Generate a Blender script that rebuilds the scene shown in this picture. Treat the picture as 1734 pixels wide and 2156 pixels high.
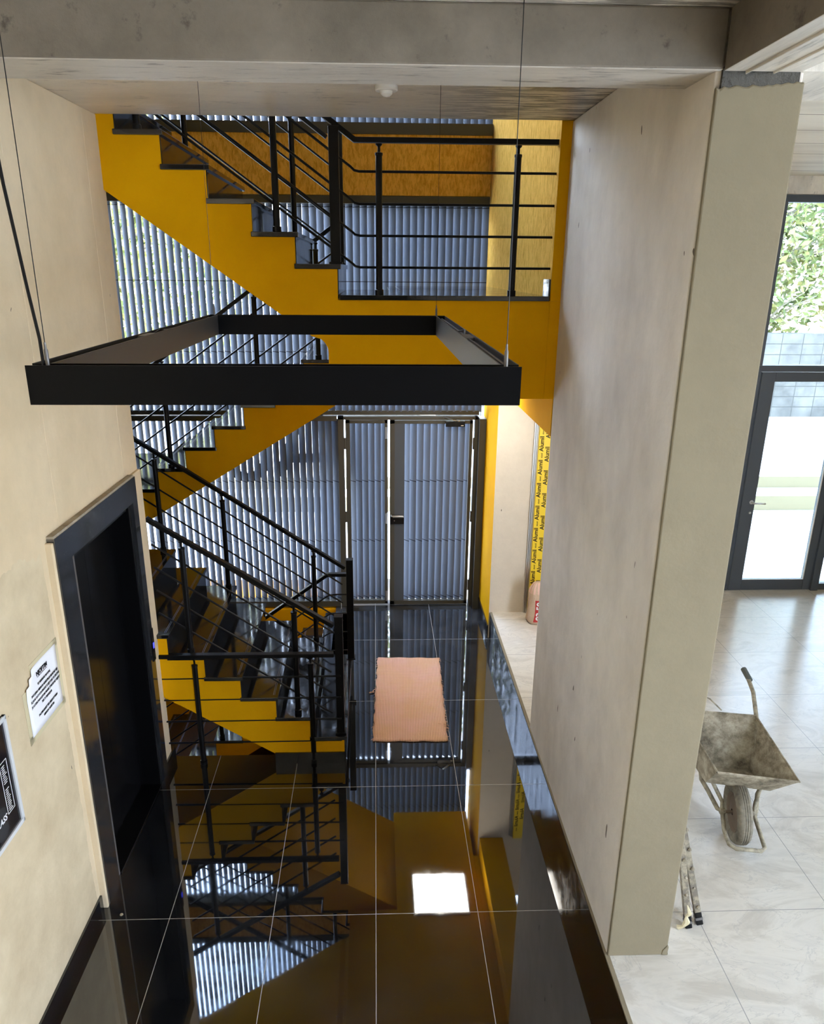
import bpy, bmesh, math, random
from mathutils import Vector, Matrix
random.seed(7)
for o in list(bpy.data.objects): bpy.data.objects.remove(o)
S = bpy.context.scene; C = S.collection
PI = math.pi
# ------------------------------------------------------------------ camera
H_CAM, PITCH, YAW, ROLL, FPX, CX, CY = 3.5627, .3468, .0386, .0075, 1640.48, 851.17, 1159.78
F = Vector((math.sin(YAW)*math.cos(PITCH), math.cos(YAW)*math.cos(PITCH), -math.sin(PITCH)))
R0 = Vector((math.cos(YAW), -math.sin(YAW), 0)); U0 = R0.cross(F)
Rv = R0*math.cos(ROLL) + U0*math.sin(ROLL)
Uv = U0*math.cos(ROLL) - R0*math.sin(ROLL)
cam = bpy.data.cameras.new('camera'); co = bpy.data.objects.new('camera', cam); C.objects.link(co)
M = Matrix((Rv, Uv, -F)).transposed().to_4x4(); M.translation = Vector((0, 0, H_CAM)); co.matrix_world = M
cam.sensor_fit = 'AUTO'; cam.sensor_width = 36; cam.lens = FPX/2156*36
cam.shift_x = (867-CX)/2156; cam.shift_y = (CY-1078)/2156; cam.clip_start = .02; cam.clip_end = 300
S.camera = co
# ------------------------------------------------------------------ light and exposure
S.view_settings.view_transform = 'Standard'; S.view_settings.look = 'None'
S.view_settings.gamma = 1; S.view_settings.use_curve_mapping = False
S.view_settings.exposure = 1.45
S.cycles.max_bounces = 9; S.cycles.diffuse_bounces = 6; S.cycles.glossy_bounces = 5
S.cycles.transmission_bounces = 4; S.cycles.transparent_max_bounces = 8
S.cycles.sample_clamp_indirect = 6; S.cycles.caustics_reflective = False; S.cycles.caustics_refractive = False
W = bpy.data.worlds.new('world'); S.world = W; W.use_nodes = True
wn = W.node_tree.nodes; wl = W.node_tree.links
bg = wn['Background']; bg.inputs['Strength'].default_value = 9.5
tc = wn.new('ShaderNodeTexCoord'); sx = wn.new('ShaderNodeSeparateXYZ'); rp = wn.new('ShaderNodeValToRGB')
rp.color_ramp.elements[0].position = 0; rp.color_ramp.elements[0].color = (.80, .88, 1, 1)
rp.color_ramp.elements[1].position = .8; rp.color_ramp.elements[1].color = (.42, .62, 1, 1)
wl.new(tc.outputs['Generated'], sx.inputs[0]); wl.new(sx.outputs['Z'], rp.inputs[0]); 
dt = wn.new('ShaderNodeVectorMath'); dt.operation = 'DOT_PRODUCT'; dt.inputs[1].default_value = Vector((.70, .10, .70)).normalized(); wl.new(tc.outputs['Generated'], dt.inputs[0])
mx_ = wn.new('ShaderNodeMath'); mx_.operation = 'MAXIMUM'; mx_.inputs[1].default_value = 0; wl.new(dt.outputs['Value'], mx_.inputs[0])
pw_ = wn.new('ShaderNodeMath'); pw_.operation = 'POWER'; pw_.inputs[1].default_value = 5; wl.new(mx_.outputs[0], pw_.inputs[0])
ma_ = wn.new('ShaderNodeMath'); ma_.operation = 'MULTIPLY_ADD'; ma_.inputs[1].default_value = 1.0; ma_.inputs[2].default_value = 1; wl.new(pw_.outputs[0], ma_.inputs[0])
vs_ = wn.new('ShaderNodeVectorMath'); vs_.operation = 'SCALE'; wl.new(rp.outputs[0], vs_.inputs[0]); wl.new(ma_.outputs[0], vs_.inputs['Scale']); wl.new(vs_.outputs[0], bg.inputs[0])
sl = bpy.data.lights.new('sun', 'SUN'); so = bpy.data.objects.new('sun', sl); C.objects.link(so)
sl.energy = 6.5; sl.angle = .06; sl.color = (1, .94, .84)
SUN = Vector((.70, .10, .70)).normalized()
so.rotation_euler = SUN.to_track_quat('Z', 'Y').to_euler(); so.location = (-20, 10, 30)

# ------------------------------------------------------------------ materials
def mat(name, col, rough=.5, spec=.5, metal=0, ior=None):
    m = bpy.data.materials.new(name); m.use_nodes = True
    b = m.node_tree.nodes['Principled BSDF']
    b.inputs['Base Color'].default_value = (*col, 1); b.inputs['Roughness'].default_value = rough
    b.inputs['Metallic'].default_value = metal; b.inputs['Specular IOR Level'].default_value = spec
    if ior: b.inputs['IOR'].default_value = ior
    return m
class NT:
    def __init__(s, m): s.m = m; s.n = m.node_tree.nodes; s.l = m.node_tree.links; s.b = s.n['Principled BSDF']
    def node(s, t, **kw):
        x = s.n.new(t)
        for k, v in kw.items(): setattr(x, k, v)
        return x
    def pos(s): return s.node('ShaderNodeNewGeometry').outputs['Position']
    def put(s, sock, v):
        if hasattr(v, 'is_output'): s.l.new(v, sock)
        else: sock.default_value = v
    def math(s, op, a, b=0., c=None):
        x = s.node('ShaderNodeMath', operation=op); s.put(x.inputs[0], a); s.put(x.inputs[1], b)
        if c is not None: s.put(x.inputs[2], c)
        return x.outputs[0]
    def noise(s, vec, scale, detail=4, rough=.55, stretch=None, dist=0):
        if stretch:
            mp = s.node('ShaderNodeMapping'); mp.inputs['Scale'].default_value = stretch; s.l.new(vec, mp.inputs[0]); vec = mp.outputs[0]
        x = s.node('ShaderNodeTexNoise'); x.inputs['Scale'].default_value = scale; x.inputs['Detail'].default_value = detail
        x.inputs['Roughness'].default_value = rough; x.inputs['Distortion'].default_value = dist
        s.l.new(vec, x.inputs['Vector']); return x.outputs['Fac']
    def ramp(s, f, *stops):
        x = s.node('ShaderNodeValToRGB'); e = x.color_ramp.elements
        while len(e) < len(stops): e.new(.5)
        for q, (p, c) in zip(e, stops):
            q.position = p; q.color = (*c, 1) if len(c) == 3 else c
        s.l.new(f, x.inputs[0]); return x.outputs[0]
    def mix(s, f, a, b, mode='MIX'):
        x = s.node('ShaderNodeMix', data_type='RGBA', blend_type=mode)
        s.put(x.inputs[0], f)
        for i, v in ((6, a), (7, b)): s.put(x.inputs[i], (*v, 1) if isinstance(v, tuple) and len(v) == 3 else v)
        return x.outputs[2]
    def col(s, c): s.l.new(c, s.b.inputs['Base Color'])
    def rough(s, c): s.l.new(c, s.b.inputs['Roughness'])
    def bump(s, h, strength=.3, dist=.01):
        x = s.node('ShaderNodeBump'); x.inputs['Strength'].default_value = strength; x.inputs['Distance'].default_value = dist
        s.l.new(h, x.inputs['Height']); s.l.new(x.outputs[0], s.b.inputs['Normal'])
    def xyz(s, p):
        x = s.node('ShaderNodeSeparateXYZ'); s.l.new(p, x.inputs[0]); return x.outputs
    def lines(s, v, off, pitch, half):   # 1 on a grout line
        a = s.math('ADD', v, -off+pitch*50+pitch/2); b = s.math('MODULO', a, pitch); c = s.math('SUBTRACT', b, pitch/2)
        return s.math('LESS_THAN', s.math('ABSOLUTE', c), half)
B3 = lambda v: (v, v, v)
def plaster(name, c1, c2, spot=True, patch=False, sc=1.0):
    m = mat(name, c1, .75, .25); t = NT(m); p = t.pos()
    f = t.noise(p, 1.1*sc, 6, .6, (1, 1, .55)); base = t.ramp(f, (.34, c2), (.62, c1))
    f2 = t.noise(p, 7, 5, .65); base = t.mix(.3, base, t.ramp(f2, (.3, B3(.72)), (.7, B3(1.0))), 'MULTIPLY')
    if patch:
        x = t.xyz(p); e = t.noise(p, 4, 5, .6)
        lim = t.math('ADD', t.math('MULTIPLY', e, .22), 2.16)
        a = t.math('LESS_THAN', x['Z'], lim); b = t.math('LESS_THAN', x['Y'], t.math('ADD', t.math('MULTIPLY', e, .1), 3.57))
        base = t.mix(t.math('MULTIPLY', a, b), base, t.ramp(t.noise(p, 3, 6, .65), (.3, (.48, .38, .24)), (.7, (.66, .55, .365))))
    if spot:
        v = t.noise(p, 16, 2, .5, (1, 1, .4)); base = t.mix(t.math('GREATER_THAN', v, .775), base, (.16, .13, .10))
    t.col(base); t.bump(t.noise(p, 14, 6, .6), .22, .012); return m
def concrete(name, c1, c2, streak=(1, 1, 1), rough=.7, dark=.0):
    m = mat(name, c1, rough, .3); t = NT(m); p = t.pos()
    base = t.ramp(t.noise(p, 2.2, 8, .65, streak), (.3, c2), (.68, c1))
    g = t.noise(p, 9, 6, .7, streak)
    base = t.mix(t.ramp(g, (.585, B3(0)), (.70, B3(.7))), base, tuple(v*.35 for v in c2))
    t.col(base); t.bump(t.noise(p, 12, 7, .65, streak), .35, .015); return m
def tiles(name, c1, c2, grout, gx, px, gy, py, half, rough, ior):
    m = mat(name, c1, rough, .5, 0, ior); t = NT(m); p = t.pos(); x = t.xyz(p)
    return m, t, p, t.math('MAXIMUM', t.lines(x['X'], gx, px, half), t.lines(x['Y'], gy, py, half))
M_floor, t, p, g = tiles('polished_black_granite_floor', (.006,)*3, 0, 0, -.0129, .6, 4.7809, 1.2, .0017, .05, 2.05)
sp = t.noise(p, 170, 1, .5); base = t.mix(t.ramp(t.noise(p, 1.6, 6, .7), (.45, B3(0)), (.8, B3(1))), (.0050, .0052, .006), (.020, .021, .024))
base = t.mix(t.math('GREATER_THAN', sp, .80), base, (.20, .20, .19)); x = t.xyz(p); my = t.node('ShaderNodeMapRange'); t.l.new(x['Y'], my.inputs[0]); my.inputs[1].default_value = 4.6; my.inputs[2].default_value = 7.6
dust = t.math('MULTIPLY', t.ramp(t.noise(p, 2.6, 9, .72, None, 1.2), (.40, B3(.12)), (.72, B3(1))), my.outputs[0])
base = t.mix(t.math('MULTIPLY', dust, .55), base, (.085, .088, .092)); t.col(t.mix(g, base, (.34, .33, .29)))
r = t.ramp(t.noise(p, 3, 6, .75), (.4, B3(.012)), (.85, B3(.07))); t.rough(t.mix(g, r, (.6, .6, .6)))
M_granite = mat('polished_black_granite', (.010, .0105, .012), .05, .5, 0, 1.8); t = NT(M_granite); p = t.pos()
t.col(t.mix(t.math('GREATER_THAN', t.noise(p, 170, 1), .79), (.008, .0085, .010), (.16, .16, .15))); t.rough(t.ramp(t.noise(p, 6, 5, .7), (.4, B3(.05)), (.8, B3(.18))))
M_white, t, p, g = tiles('white_marble_look_tile', (.72,)*3, 0, 0, 1.72, .75, 3.262, .7545, .0022, .22, 1.4)
v = t.noise(p, 1.7, 9, .62, (1, 1.8, 1), 1.6); base = t.ramp(v, (.36, (.50, .46, .39)), (.50, (.62, .58, .505)), (.60, (.56, .525, .46)), (.66, (.64, .605, .535)))
vv = t.math('LESS_THAN', t.math('ABSOLUTE', t.math('SUBTRACT', t.noise(p, 2.4, 7, .6, (1, 1.6, 1), 1.2), .5)), .006)
base = t.mix(t.math('MULTIPLY', vv, .45), base, (.42, .40, .36)); t.col(t.mix(g, base, (.30, .29, .27)))
M_wl = plaster('warm_plaster', (.74, .605, .405), (.64, .505, .32), True, True)
M_wr = plaster('mottled_grey_plaster', (.80, .735, .645), (.58, .515, .44), True)
M_pil = plaster('shade_darkened_cream_plaster', (.235, .196, .126), (.205, .17, .108), True, False, .6)  # cream albedo darkened to stand in for the shade on the pillar front
M_beige = plaster('beige_plaster', (.66, .58, .47), (.60, .52, .41), True, False, .5)
M_conc = concrete('raw_concrete', (.235, .20, .155), (.125, .105, .08))
M_sof = concrete('bounce_lit_smooth_concrete', (.60, .55, .47), (.44, .40, .34), (.35, 1.6, 1), .42)  # beam concrete in a lighter tone, bounce light on the soffit painted in
def streaks(m, x0, x1, amount, lo):
    t = NT(m); p = t.pos(); x = t.xyz(p); old = t.b.inputs['Base Color'].links[0].from_socket
    f = t.ramp(t.noise(p, 7, 7, .68, (.55, 4.5, 1), .4), (lo, B3(0)), (lo+.06, B3(amount)))
    w = t.node('ShaderNodeMapRange'); t.l.new(x['X'], w.inputs[0]); w.inputs[1].default_value = x0; w.inputs[2].default_value = x1
    t.col(t.mix(t.math('MULTIPLY', f, w.outputs[0]), old, (.16, .14, .11)))
streaks(M_sof, -3.5, -3, .8, .585)
M_slab = concrete('slab_concrete', (.80, .72, .60), (.60, .54, .44), (.5, 1.3, 1), .38)
streaks(M_slab, .15, .75, .9, .47)
M_cbeam = concrete('boarded_concrete', (.78, .72, .62), (.42, .385, .33), (2.2, .22, 1), .6)
t = NT(M_cbeam)
M_board = mat('board_marked_ceiling', (.70, .66, .56), .7, .3); t = NT(M_board); p = t.pos(); x = t.xyz(p)
base = t.ramp(t.noise(p, 3, 7, .65, (.3, 1.5, 1)), (.35, (.60, .56, .47)), (.6, (.74, .70, .60)))
t.col(t.mix(t.lines(x['Y'], .3, .5, .008), base, (.25, .22, .17)))
M_rough = concrete('broken_concrete', (.16, .15, .13), (.09, .085, .075), (3, 3, 3), .9); NT(M_rough).bump(NT(M_rough).noise(NT(M_rough).pos(), 40, 6, .7), .9, .03)
M_yel = mat('yellow_wall_paint', (.74, .37, .006), .8, .03); t = NT(M_yel); p = t.pos()
t.col(t.ramp(t.noise(p, 2.0, 6, .6), (.3, (.72, .35, .003)), (.7, (.82, .42, .004)))); t.bump(t.noise(p, 30, 4), .08, .006)
M_stu = mat('yellow_stucco', (.80, .43, .07), .9, .03); t = NT(M_stu); p = t.pos()
w = t.noise(p, 26, 5, .7, (1.6, 1.6, .5), .6); t.col(t.ramp(w, (.36, (.60, .31, .035)), (.58, (.86, .50, .10)))); t.bump(w, .8, .012)
M_blk = mat('black_powder_coated_steel', (.005, .005, .0055), .36, .22)
M_blk2 = mat('black_anodised_aluminium', (.003, .003, .0035), .35, .10)
M_blk3 = mat('sheen_lightened_black_aluminium', (.022, .021, .02), .40, .9)  # same anodised finish, base and specular raised to imitate grazing sheen
M_gun = mat('grey_satin_aluminium', (.16, .155, .15), .42, .5, .5)
M_slat = mat('grey_blue_painted_aluminium', (.135, .150, .178), .65, .06); t = NT(M_slat); x = t.xyz(t.pos())
t.col(t.mix(t.lines(x['Z'], .754, .6725, .0045), (.135, .150, .178), (.022, .024, .028)))
M_brz = mat('dark_bronze_frame', (.055, .050, .036), .45, .4)
M_anth = mat('anthracite_window_frame', (.062, .070, .082), .42, .4)
M_chr = mat('brushed_steel', (.55, .54, .52), .28, .5, 1)
M_dk = mat('dark_door_panel', (.0045, .0045, .005), .22, .4)
M_wht = mat('white_plastic', (.78, .77, .74), .4)
M_paper = mat('white_paper', (.80, .80, .82), .7, .2)
M_ink = mat('black_ink', (.012, .012, .014), .8, .1)
M_tapep = mat('yellowed_clear_tape', (.62, .55, .36), .25, .5)
M_post = mat('black_poster_print', (.010, .009, .011), .14, .5); M_pf = mat('pale_grey_poster_frame', (.56, .57, .57), .35)
M_pgrey = mat('grey_poster_disc', (.035, .038, .042), .2)
M_wink = mat('white_print', (.75, .75, .75), .5)
M_film = mat('yellow_protective_film', (.80, .56, .02), .30, .5)
M_rub = mat('dusty_rubber', (.14, .125, .095), .8, .2); t = NT(M_rub); t.col(t.ramp(t.noise(t.pos(), 20, 6, .7), (.3, (.10, .09, .07)), (.7, (.27, .24, .18))))
M_tray = mat('mortar_crusted_steel', (.33, .30, .24), .85, .2); t = NT(M_tray); p = t.pos(); nz = t.noise(p, 9, 9, .72)
t.col(t.ramp(nz, (.33, (.10, .082, .055)), (.47, (.24, .205, .145)), (.62, (.42, .37, .275)))); t.bump(t.noise(p, 30, 8, .7), .6, .012)
M_tube = mat('dusty_painted_tube', (.30, .265, .19), .7, .3); t = NT(M_tube); t.col(t.ramp(t.noise(t.pos(), 24, 6, .7), (.35, (.15, .13, .095)), (.6, (.36, .32, .23))))
M_rust = mat('rusty_wheel_rim', (.17, .13, .095), .8, .2)
M_grip = mat('worn_green_grip', (.075, .085, .075), .7)
M_mort = concrete('rough_mortar', (.42, .36, .26), (.24, .20, .14), (3, 3, 3), .95)
M_lift = mat('lift_granite', (.022, .023, .025), .13, .6, 0, 2.1); t = NT(M_lift); p = t.pos()
t.col(t.mix(t.math('GREATER_THAN', t.noise(p, 150, 1), .76), (.020, .021, .023), (.20, .20, .19))); t.rough(t.ramp(t.noise(p, 6, 5, .7), (.4, B3(.08)), (.8, B3(.22))))
M_stick = mat('mortar_splashed_profile', (.27, .24, .19), .7, .3); t = NT(M_stick); p = t.pos()
t.col(t.ramp(t.noise(p, 26, 6, .7), (.44, (.15, .128, .098)), (.54, (.25, .215, .15)), (.70, (.33, .285, .20))))
M_sack = mat('kraft_paper_sack', (.52, .38, .27), .85, .15); t = NT(M_sack); t.bump(t.noise(t.pos(), 22, 5, .6, None, 1.5), .5, .02)
M_red = mat('red_print', (.50, .03, .03), .7); M_pink = mat('faded_pink_print', (.66, .42, .34), .8)
M_groove = mat('pale_nosing_groove', (.14, .14, .14), .5, .4)
M_led = mat('lit_panel_diffuser', (.9, .9, .88), .4); M_led.node_tree.nodes['Principled BSDF'].inputs['Emission Color'].default_value = (1, .95, .86, 1)
M_led.node_tree.nodes['Principled BSDF'].inputs['Emission Strength'].default_value = 13
M_blue = mat('blue_button_light', (.02, .02, .3), .4); M_blue.node_tree.nodes['Principled BSDF'].inputs['Emission Color'].default_value = (.05, .06, 1, 1)
M_blue.node_tree.nodes['Principled BSDF'].inputs['Emission Strength'].default_value = 1.2
M_mat = mat('salmon_woven_cotton', (.72, .40, .27), .95, .1); t = NT(M_mat); p = t.pos(); x = t.xyz(p)
ux = t.math('ADD', x['X'], t.math('MULTIPLY', x['Y'], -.033))
s1 = t.math('SINE', t.math('MULTIPLY', ux, 2*PI/.0135)); s2 = t.math('SINE', t.math('MULTIPLY', x['Y'], 2*PI/.021))
hh = t.math('MAXIMUM', s1, t.math('MULTIPLY', s2, .6)); hh = t.math('MINIMUM', t.math('ADD', s1, 1.1), t.math('ADD', s2, 1.3))
cc = t.ramp(t.noise(p, 3, 4), (.35, (.86, .54, .33)), (.65, (.90, .56, .45)))
t.col(t.mix(t.ramp(hh, (.04, B3(0)), (.60, B3(1))), (.42, .19, .12), cc)); t.bump(hh, .6, .006)
M_gnd = mat('pale_concrete_yard', (.62, .60, .55), .9, .1); t = NT(M_gnd); t.col(t.ramp(t.noise(t.pos(), .8, 6, .6), (.3, (.55, .53, .48)), (.7, (.68, .66, .60))))
M_step = mat('tan_stone_kerb', (.20, .165, .10), .9, .1)
M_blockw = mat('grey_block_wall', (.40, .38, .35), .9, .1); t = NT(M_blockw); p = t.pos(); x = t.xyz(p)
t.col(t.mix(t.math('MAXIMUM', t.lines(x['Z'], .6, .22, .008), t.lines(x['X'], 0, .45, .008)), t.ramp(t.noise(p, 2.5, 7, .7), (.35, (.10, .093, .083)), (.65, (.185, .17, .148))), (.075, .07, .062)))
M_leaf = mat('leaf_green', (.10, .20, .03), .6, .3); t = NT(M_leaf)
t.col(t.ramp(t.noise(t.pos(), 2.3, 3, .6), (.34, (.08, .11, .03)), (.5, (.18, .20, .055)), (.64, (.32, .27, .08)), (.72, (.32, .19, .07))))
t.b.inputs['Transmission Weight'].default_value = 0
M_bark = mat('pale_bark', (.34, .29, .22), .9)
def glass(name):
    m = bpy.data.materials.new(name); m.use_nodes = True; n = m.node_tree.nodes; l = m.node_tree.links; n.remove(n['Principled BSDF'])
    tr = n.new('ShaderNodeBsdfTransparent'); tr.inputs[0].default_value = (.66, .70, .70, 1); gl = n.new('ShaderNodeBsdfGlossy'); gl.inputs['Roughness'].default_value = .02
    fr = n.new('ShaderNodeFresnel'); fr.inputs[0].default_value = 1.45; mx = n.new('ShaderNodeMixShader')
    l.new(fr.outputs[0], mx.inputs[0]); l.new(tr.outputs[0], mx.inputs[1]); l.new(gl.outputs[0], mx.inputs[2]); l.new(mx.outputs[0], n['Material Output'].inputs[0])
    return m
M_glass = glass('clear_glass')

# ------------------------------------------------------------------ mesh builder
class MB:
    def __init__(s): s.v = []; s.f = []; s.mi = []
    def add(s, vs, fs, mi=0):
        o = len(s.v); s.v += [Vector(v) for v in vs]; s.f += [[i+o for i in f] for f in fs]; s.mi += [mi]*len(fs); return s
    def box(s, x0, x1, y0, y1, z0, z1, mi=0):
        v = [(x, y, z) for z in (z0, z1) for y in (y0, y1) for x in (x0, x1)]
        return s.add(v, [(0, 2, 3, 1), (4, 5, 7, 6), (0, 1, 5, 4), (2, 6, 7, 3), (0, 4, 6, 2), (1, 3, 7, 5)], mi)
    def prism(s, poly, a, b, axis='y', mi=0):
        n = len(poly)
        def P(q, t): return {'y': (q[0], t, q[1]), 'x': (t, q[0], q[1]), 'z': (q[0], q[1], t)}[axis]
        v = [P(q, a) for q in poly]+[P(q, b) for q in poly]
        return s.add(v, [list(range(n)), list(range(2*n-1, n-1, -1))]+[(i, i+n, (i+1) % n+n, (i+1) % n) for i in range(n)], mi)
    def tube(s, pts, r, n=10, sec=None, up=None, mi=0, cap=True):
        pts = [Vector(p) for p in pts]; rs = r if isinstance(r, (list, tuple)) else [r]*len(pts)
        rings = []; pu = None
        for i, p in enumerate(pts):
            d = (pts[min(i+1, len(pts)-1)]-pts[max(i-1, 0)]).normalized()
            u = Vector(up) if up else (pu if pu else (Vector((0, 0, 1)) if abs(d.z) < .9 else Vector((0, 1, 0))))
            u = (u-d*u.dot(d)).normalized(); w = d.cross(u); pu = u
            ss = sec if sec else [(math.cos(2*PI*k/n), math.sin(2*PI*k/n)) for k in range(n)]
            k = 1.0
            if sec and 0 < i < len(pts)-1:
                c = (pts[i+1]-p).normalized().dot((p-pts[i-1]).normalized()); k = 1/max(.5, math.sqrt((1+c)/2))
            rings.append([p+u*(a*rs[i]*k)+w*(b*rs[i]) for a, b in ss])
        m = len(rings[0]); v = [q for g in rings for q in g]; f = []
        for i in range(len(rings)-1):
            for k in range(m): f.append((i*m+k, i*m+(k+1) % m, (i+1)*m+(k+1) % m, (i+1)*m+k))
        if cap: f += [list(range(m-1, -1, -1)), list(range((len(rings)-1)*m, len(rings)*m))]
        return s.add(v, f, mi)
    def bar(s, a, b, w, h, up=(0, 0, 1), mi=0):   # rectangular section, w sideways, h along up
        return s.tube([a, b], 1, sec=[(h/2, w/2), (h/2, -w/2), (-h/2, -w/2), (-h/2, w/2)], up=up, mi=mi)
    def lathe(s, c, prof, n=24, axis='z', mi=0):
        c = Vector(c); v = []; f = []; m = len(prof)
        for k in range(n):
            a = 2*PI*k/n
            for r, h in prof:
                q = (r*math.cos(a), r*math.sin(a), h)
                q = {'z': q, 'x': (q[2], q[0], q[1]), 'y': (q[0], q[2], q[1])}[axis]; v.append(c+Vector(q))
        for k in range(n):
            for i in range(m-1): f.append((k*m+i, ((k+1) % n)*m+i, ((k+1) % n)*m+i+1, k*m+i+1))
        return s.add(v, f, mi)
    def build(s, name, m, parent=None, origin=None, smooth=False, bevel=0, rot=None, label=None):
        me = bpy.data.meshes.new(name); o = bpy.data.objects.new(name, me); C.objects.link(o)
        org = Vector(origin) if origin else (Vector((0, 0, 0)))
        if parent is not None and not origin: org = Vector(parent.location) if not parent.parent else Vector(parent['_w'])
        if parent is None and not origin:
            xs = [v.x for v in s.v]; ys = [v.y for v in s.v]; zs = [v.z for v in s.v]
            org = Vector(((min(xs)+max(xs))/2, (min(ys)+max(ys))/2, min(zs)))
        me.from_pydata([v-org for v in s.v], [], s.f)
        for q in (m if isinstance(m, (list, tuple)) else [m]): me.materials.append(q)
        for p, i in zip(me.polygons, s.mi): p.material_index = i; p.use_smooth = smooth
        bm = bmesh.new(); bm.from_mesh(me); bmesh.ops.recalc_face_normals(bm, faces=bm.faces); bm.to_mesh(me); bm.free()
        if smooth: me.set_sharp_from_angle(angle=math.radians(40))
        if parent is not None: o.parent = parent
        else: o.location = org
        o['_w'] = org
        if parent is not None: o.location = org-(Vector(parent['_w']) if '_w' in parent.keys() else Vector(parent.location))
        if bevel:
            b = o.modifiers.new('bevel', 'BEVEL'); b.width = bevel; b.segments = 2; b.limit_method = 'ANGLE'; b.harden_normals = False
        if label: o['label'] = label
        return o
def thing(name, label, cat, loc, group=None):
    o = bpy.data.objects.new(name, None); C.objects.link(o); o.location = loc; o.empty_display_size = .1; o['_w'] = Vector(loc)
    o['label'] = label; o['category'] = cat
    if group: o['group'] = group
    return o
def tag(o, label, cat, group=None):
    o['label'] = label; o['category'] = cat
    if group: o['group'] = group
    return o
def struct(o, label=None, cat=None):
    o['kind'] = 'structure'
    if label: o['label'] = label
    if cat: o['category'] = cat
    return o
def text_mesh(body, size, m, parent, name, origin, xdir, ydir, depth=.0006, align='CENTER', bold=0, label=None, shear=0, sx=1):
    cu = bpy.data.curves.new('t', 'FONT'); cu.body = body; cu.size = size; cu.align_x = align; cu.align_y = 'CENTER'; cu.extrude = depth; cu.offset = bold; cu.resolution_u = 3; cu.shear = shear
    cu.space_line = 1.05
    ob = bpy.data.objects.new('t', cu); C.objects.link(ob); dg = bpy.context.evaluated_depsgraph_get(); dg.update()
    me = bpy.data.meshes.new_from_object(ob.evaluated_get(dg)); C.objects.unlink(ob); bpy.data.objects.remove(ob)
    X = Vector(xdir).normalized(); Y = Vector(ydir).normalized(); Z = X.cross(Y)
    pw = Vector(parent['_w']); o = bpy.data.objects.new(name, me); C.objects.link(o)
    for v in me.vertices: v.co = X*v.co.x*sx+Y*v.co.y+Z*v.co.z
    me.materials.clear(); me.materials.append(m); o.parent = parent; o.location = Vector(origin)-pw; o['_w'] = Vector(origin)
    if label: o['label'] = label
    return o

# ------------------------------------------------------------------ dimensions
XR, XP, YW, YC, YB = 1.162, 1.469, 5.09, 2.985, 3.294
ZB, ZC, ZW, ZL = 4.203, 4.385, .2845, 3.41
YF = 8.08
xw = lambda y: -1.650+.0283*(y-2.9)       # left wall plane, slightly out of square

# ------------------------------------------------------------------ structure
b = MB(); b.box(-1.75, XR-.012, -3, 5.2, -.22, 0).box(-.45, XR-.012, 5.2, 8.2, -.22, 0).box(-.80, -.45, 5.2, 6.42, -.22, 0)
struct(b.build('floor', M_floor))
struct(MB().box(XR, 5.6, -3, 7.80, 0, ZW).build('floor_white', M_white))
b = MB()  # left wall: lift shaft front with the doorway opening
def slab(y0, y1, z0, z1, off=0, back=-2.1):
    b.add([(back, y0, z0), (xw(y0)+off, y0, z0), (xw(y1)+off, y1, z0), (back, y1, z0), (back, y0, z1), (xw(y0)+off, y0, z1), (xw(y1)+off, y1, z1), (back, y1, z1)],
          [(0, 3, 2, 1), (4, 5, 6, 7), (0, 1, 5, 4), (1, 2, 6, 5), (2, 3, 7, 6), (3, 0, 4, 7)])
slab(-3, 3.86, 0, ZC); slab(3.86, 4.87, 2.145, ZC); slab(4.87, 5.13, 0, ZC); slab(4.947, 5.13, 0, 2.30, .020); slab(3.672, 3.694, .0, 2.28, .036, xw(3.7)-.01)
struct(b.build('wall_left', M_wl, bevel=.006))
b = MB().box(XR, XP, YC+.02, YW, ZW, ZC-.002)
edge = [(XR+.001, ZW), (XP-.001, ZW)]+[(XP-.001-i*(XP-XR-.002)/22, 4.176-.026*i/22+random.uniform(-.006, .006)) for i in range(23)]
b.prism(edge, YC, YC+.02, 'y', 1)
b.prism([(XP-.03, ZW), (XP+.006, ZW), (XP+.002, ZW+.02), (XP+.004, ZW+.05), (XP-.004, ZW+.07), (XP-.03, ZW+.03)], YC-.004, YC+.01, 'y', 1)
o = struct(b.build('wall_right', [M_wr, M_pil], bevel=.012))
struct(MB().box(XR+.02, XP-.02, YC+.004, YC+.03, 4.150, ZB+.01).build('trim_1', M_rough), 'dark broken concrete collar on top of the cream pillar')
b = MB().box(-2.1, XR+.02, YC, YB, ZB, ZC)
for f in range(6): b.mi[f] = 1 if f == 0 else 0
struct(b.build('beam', [M_conc, M_sof], bevel=.008), 'wide raw concrete beam crossing above the lobby', 'beam')
b = MB().box(XR+.02, 1.449, -3, YC, ZB-.003, ZC)
for f in range(6): b.mi[f] = 1 if f == 0 else 0
b.box(1.255, 1.262, -3, YC, ZB-.012, ZB, 1).box(1.350, 1.358, -3, YC, ZB-.010, ZB, 1)
struct(b.build('beam_side', [M_conc, M_cbeam], bevel=.005), 'board-marked concrete beam running towards the camera at top right', 'beam')
b = MB().box(XP-.02, 5.6, 2.985, 3.45, ZB, ZC).box(XP, 5.6, 7.66, 7.85, 4.235, ZC+.2)
struct(b.build('beam_room', M_cbeam), 'concrete beam over the white tiled room', 'beam')
b = MB().box(-4, XR+.2, -3, YW-.004, ZC, ZC+.22)
struct(b.build('ceiling', M_slab))
struct(MB().box(XR+.2, 5.6, -3, 8.0, ZC, ZC+.22).build('ceiling_room', M_board))
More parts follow.
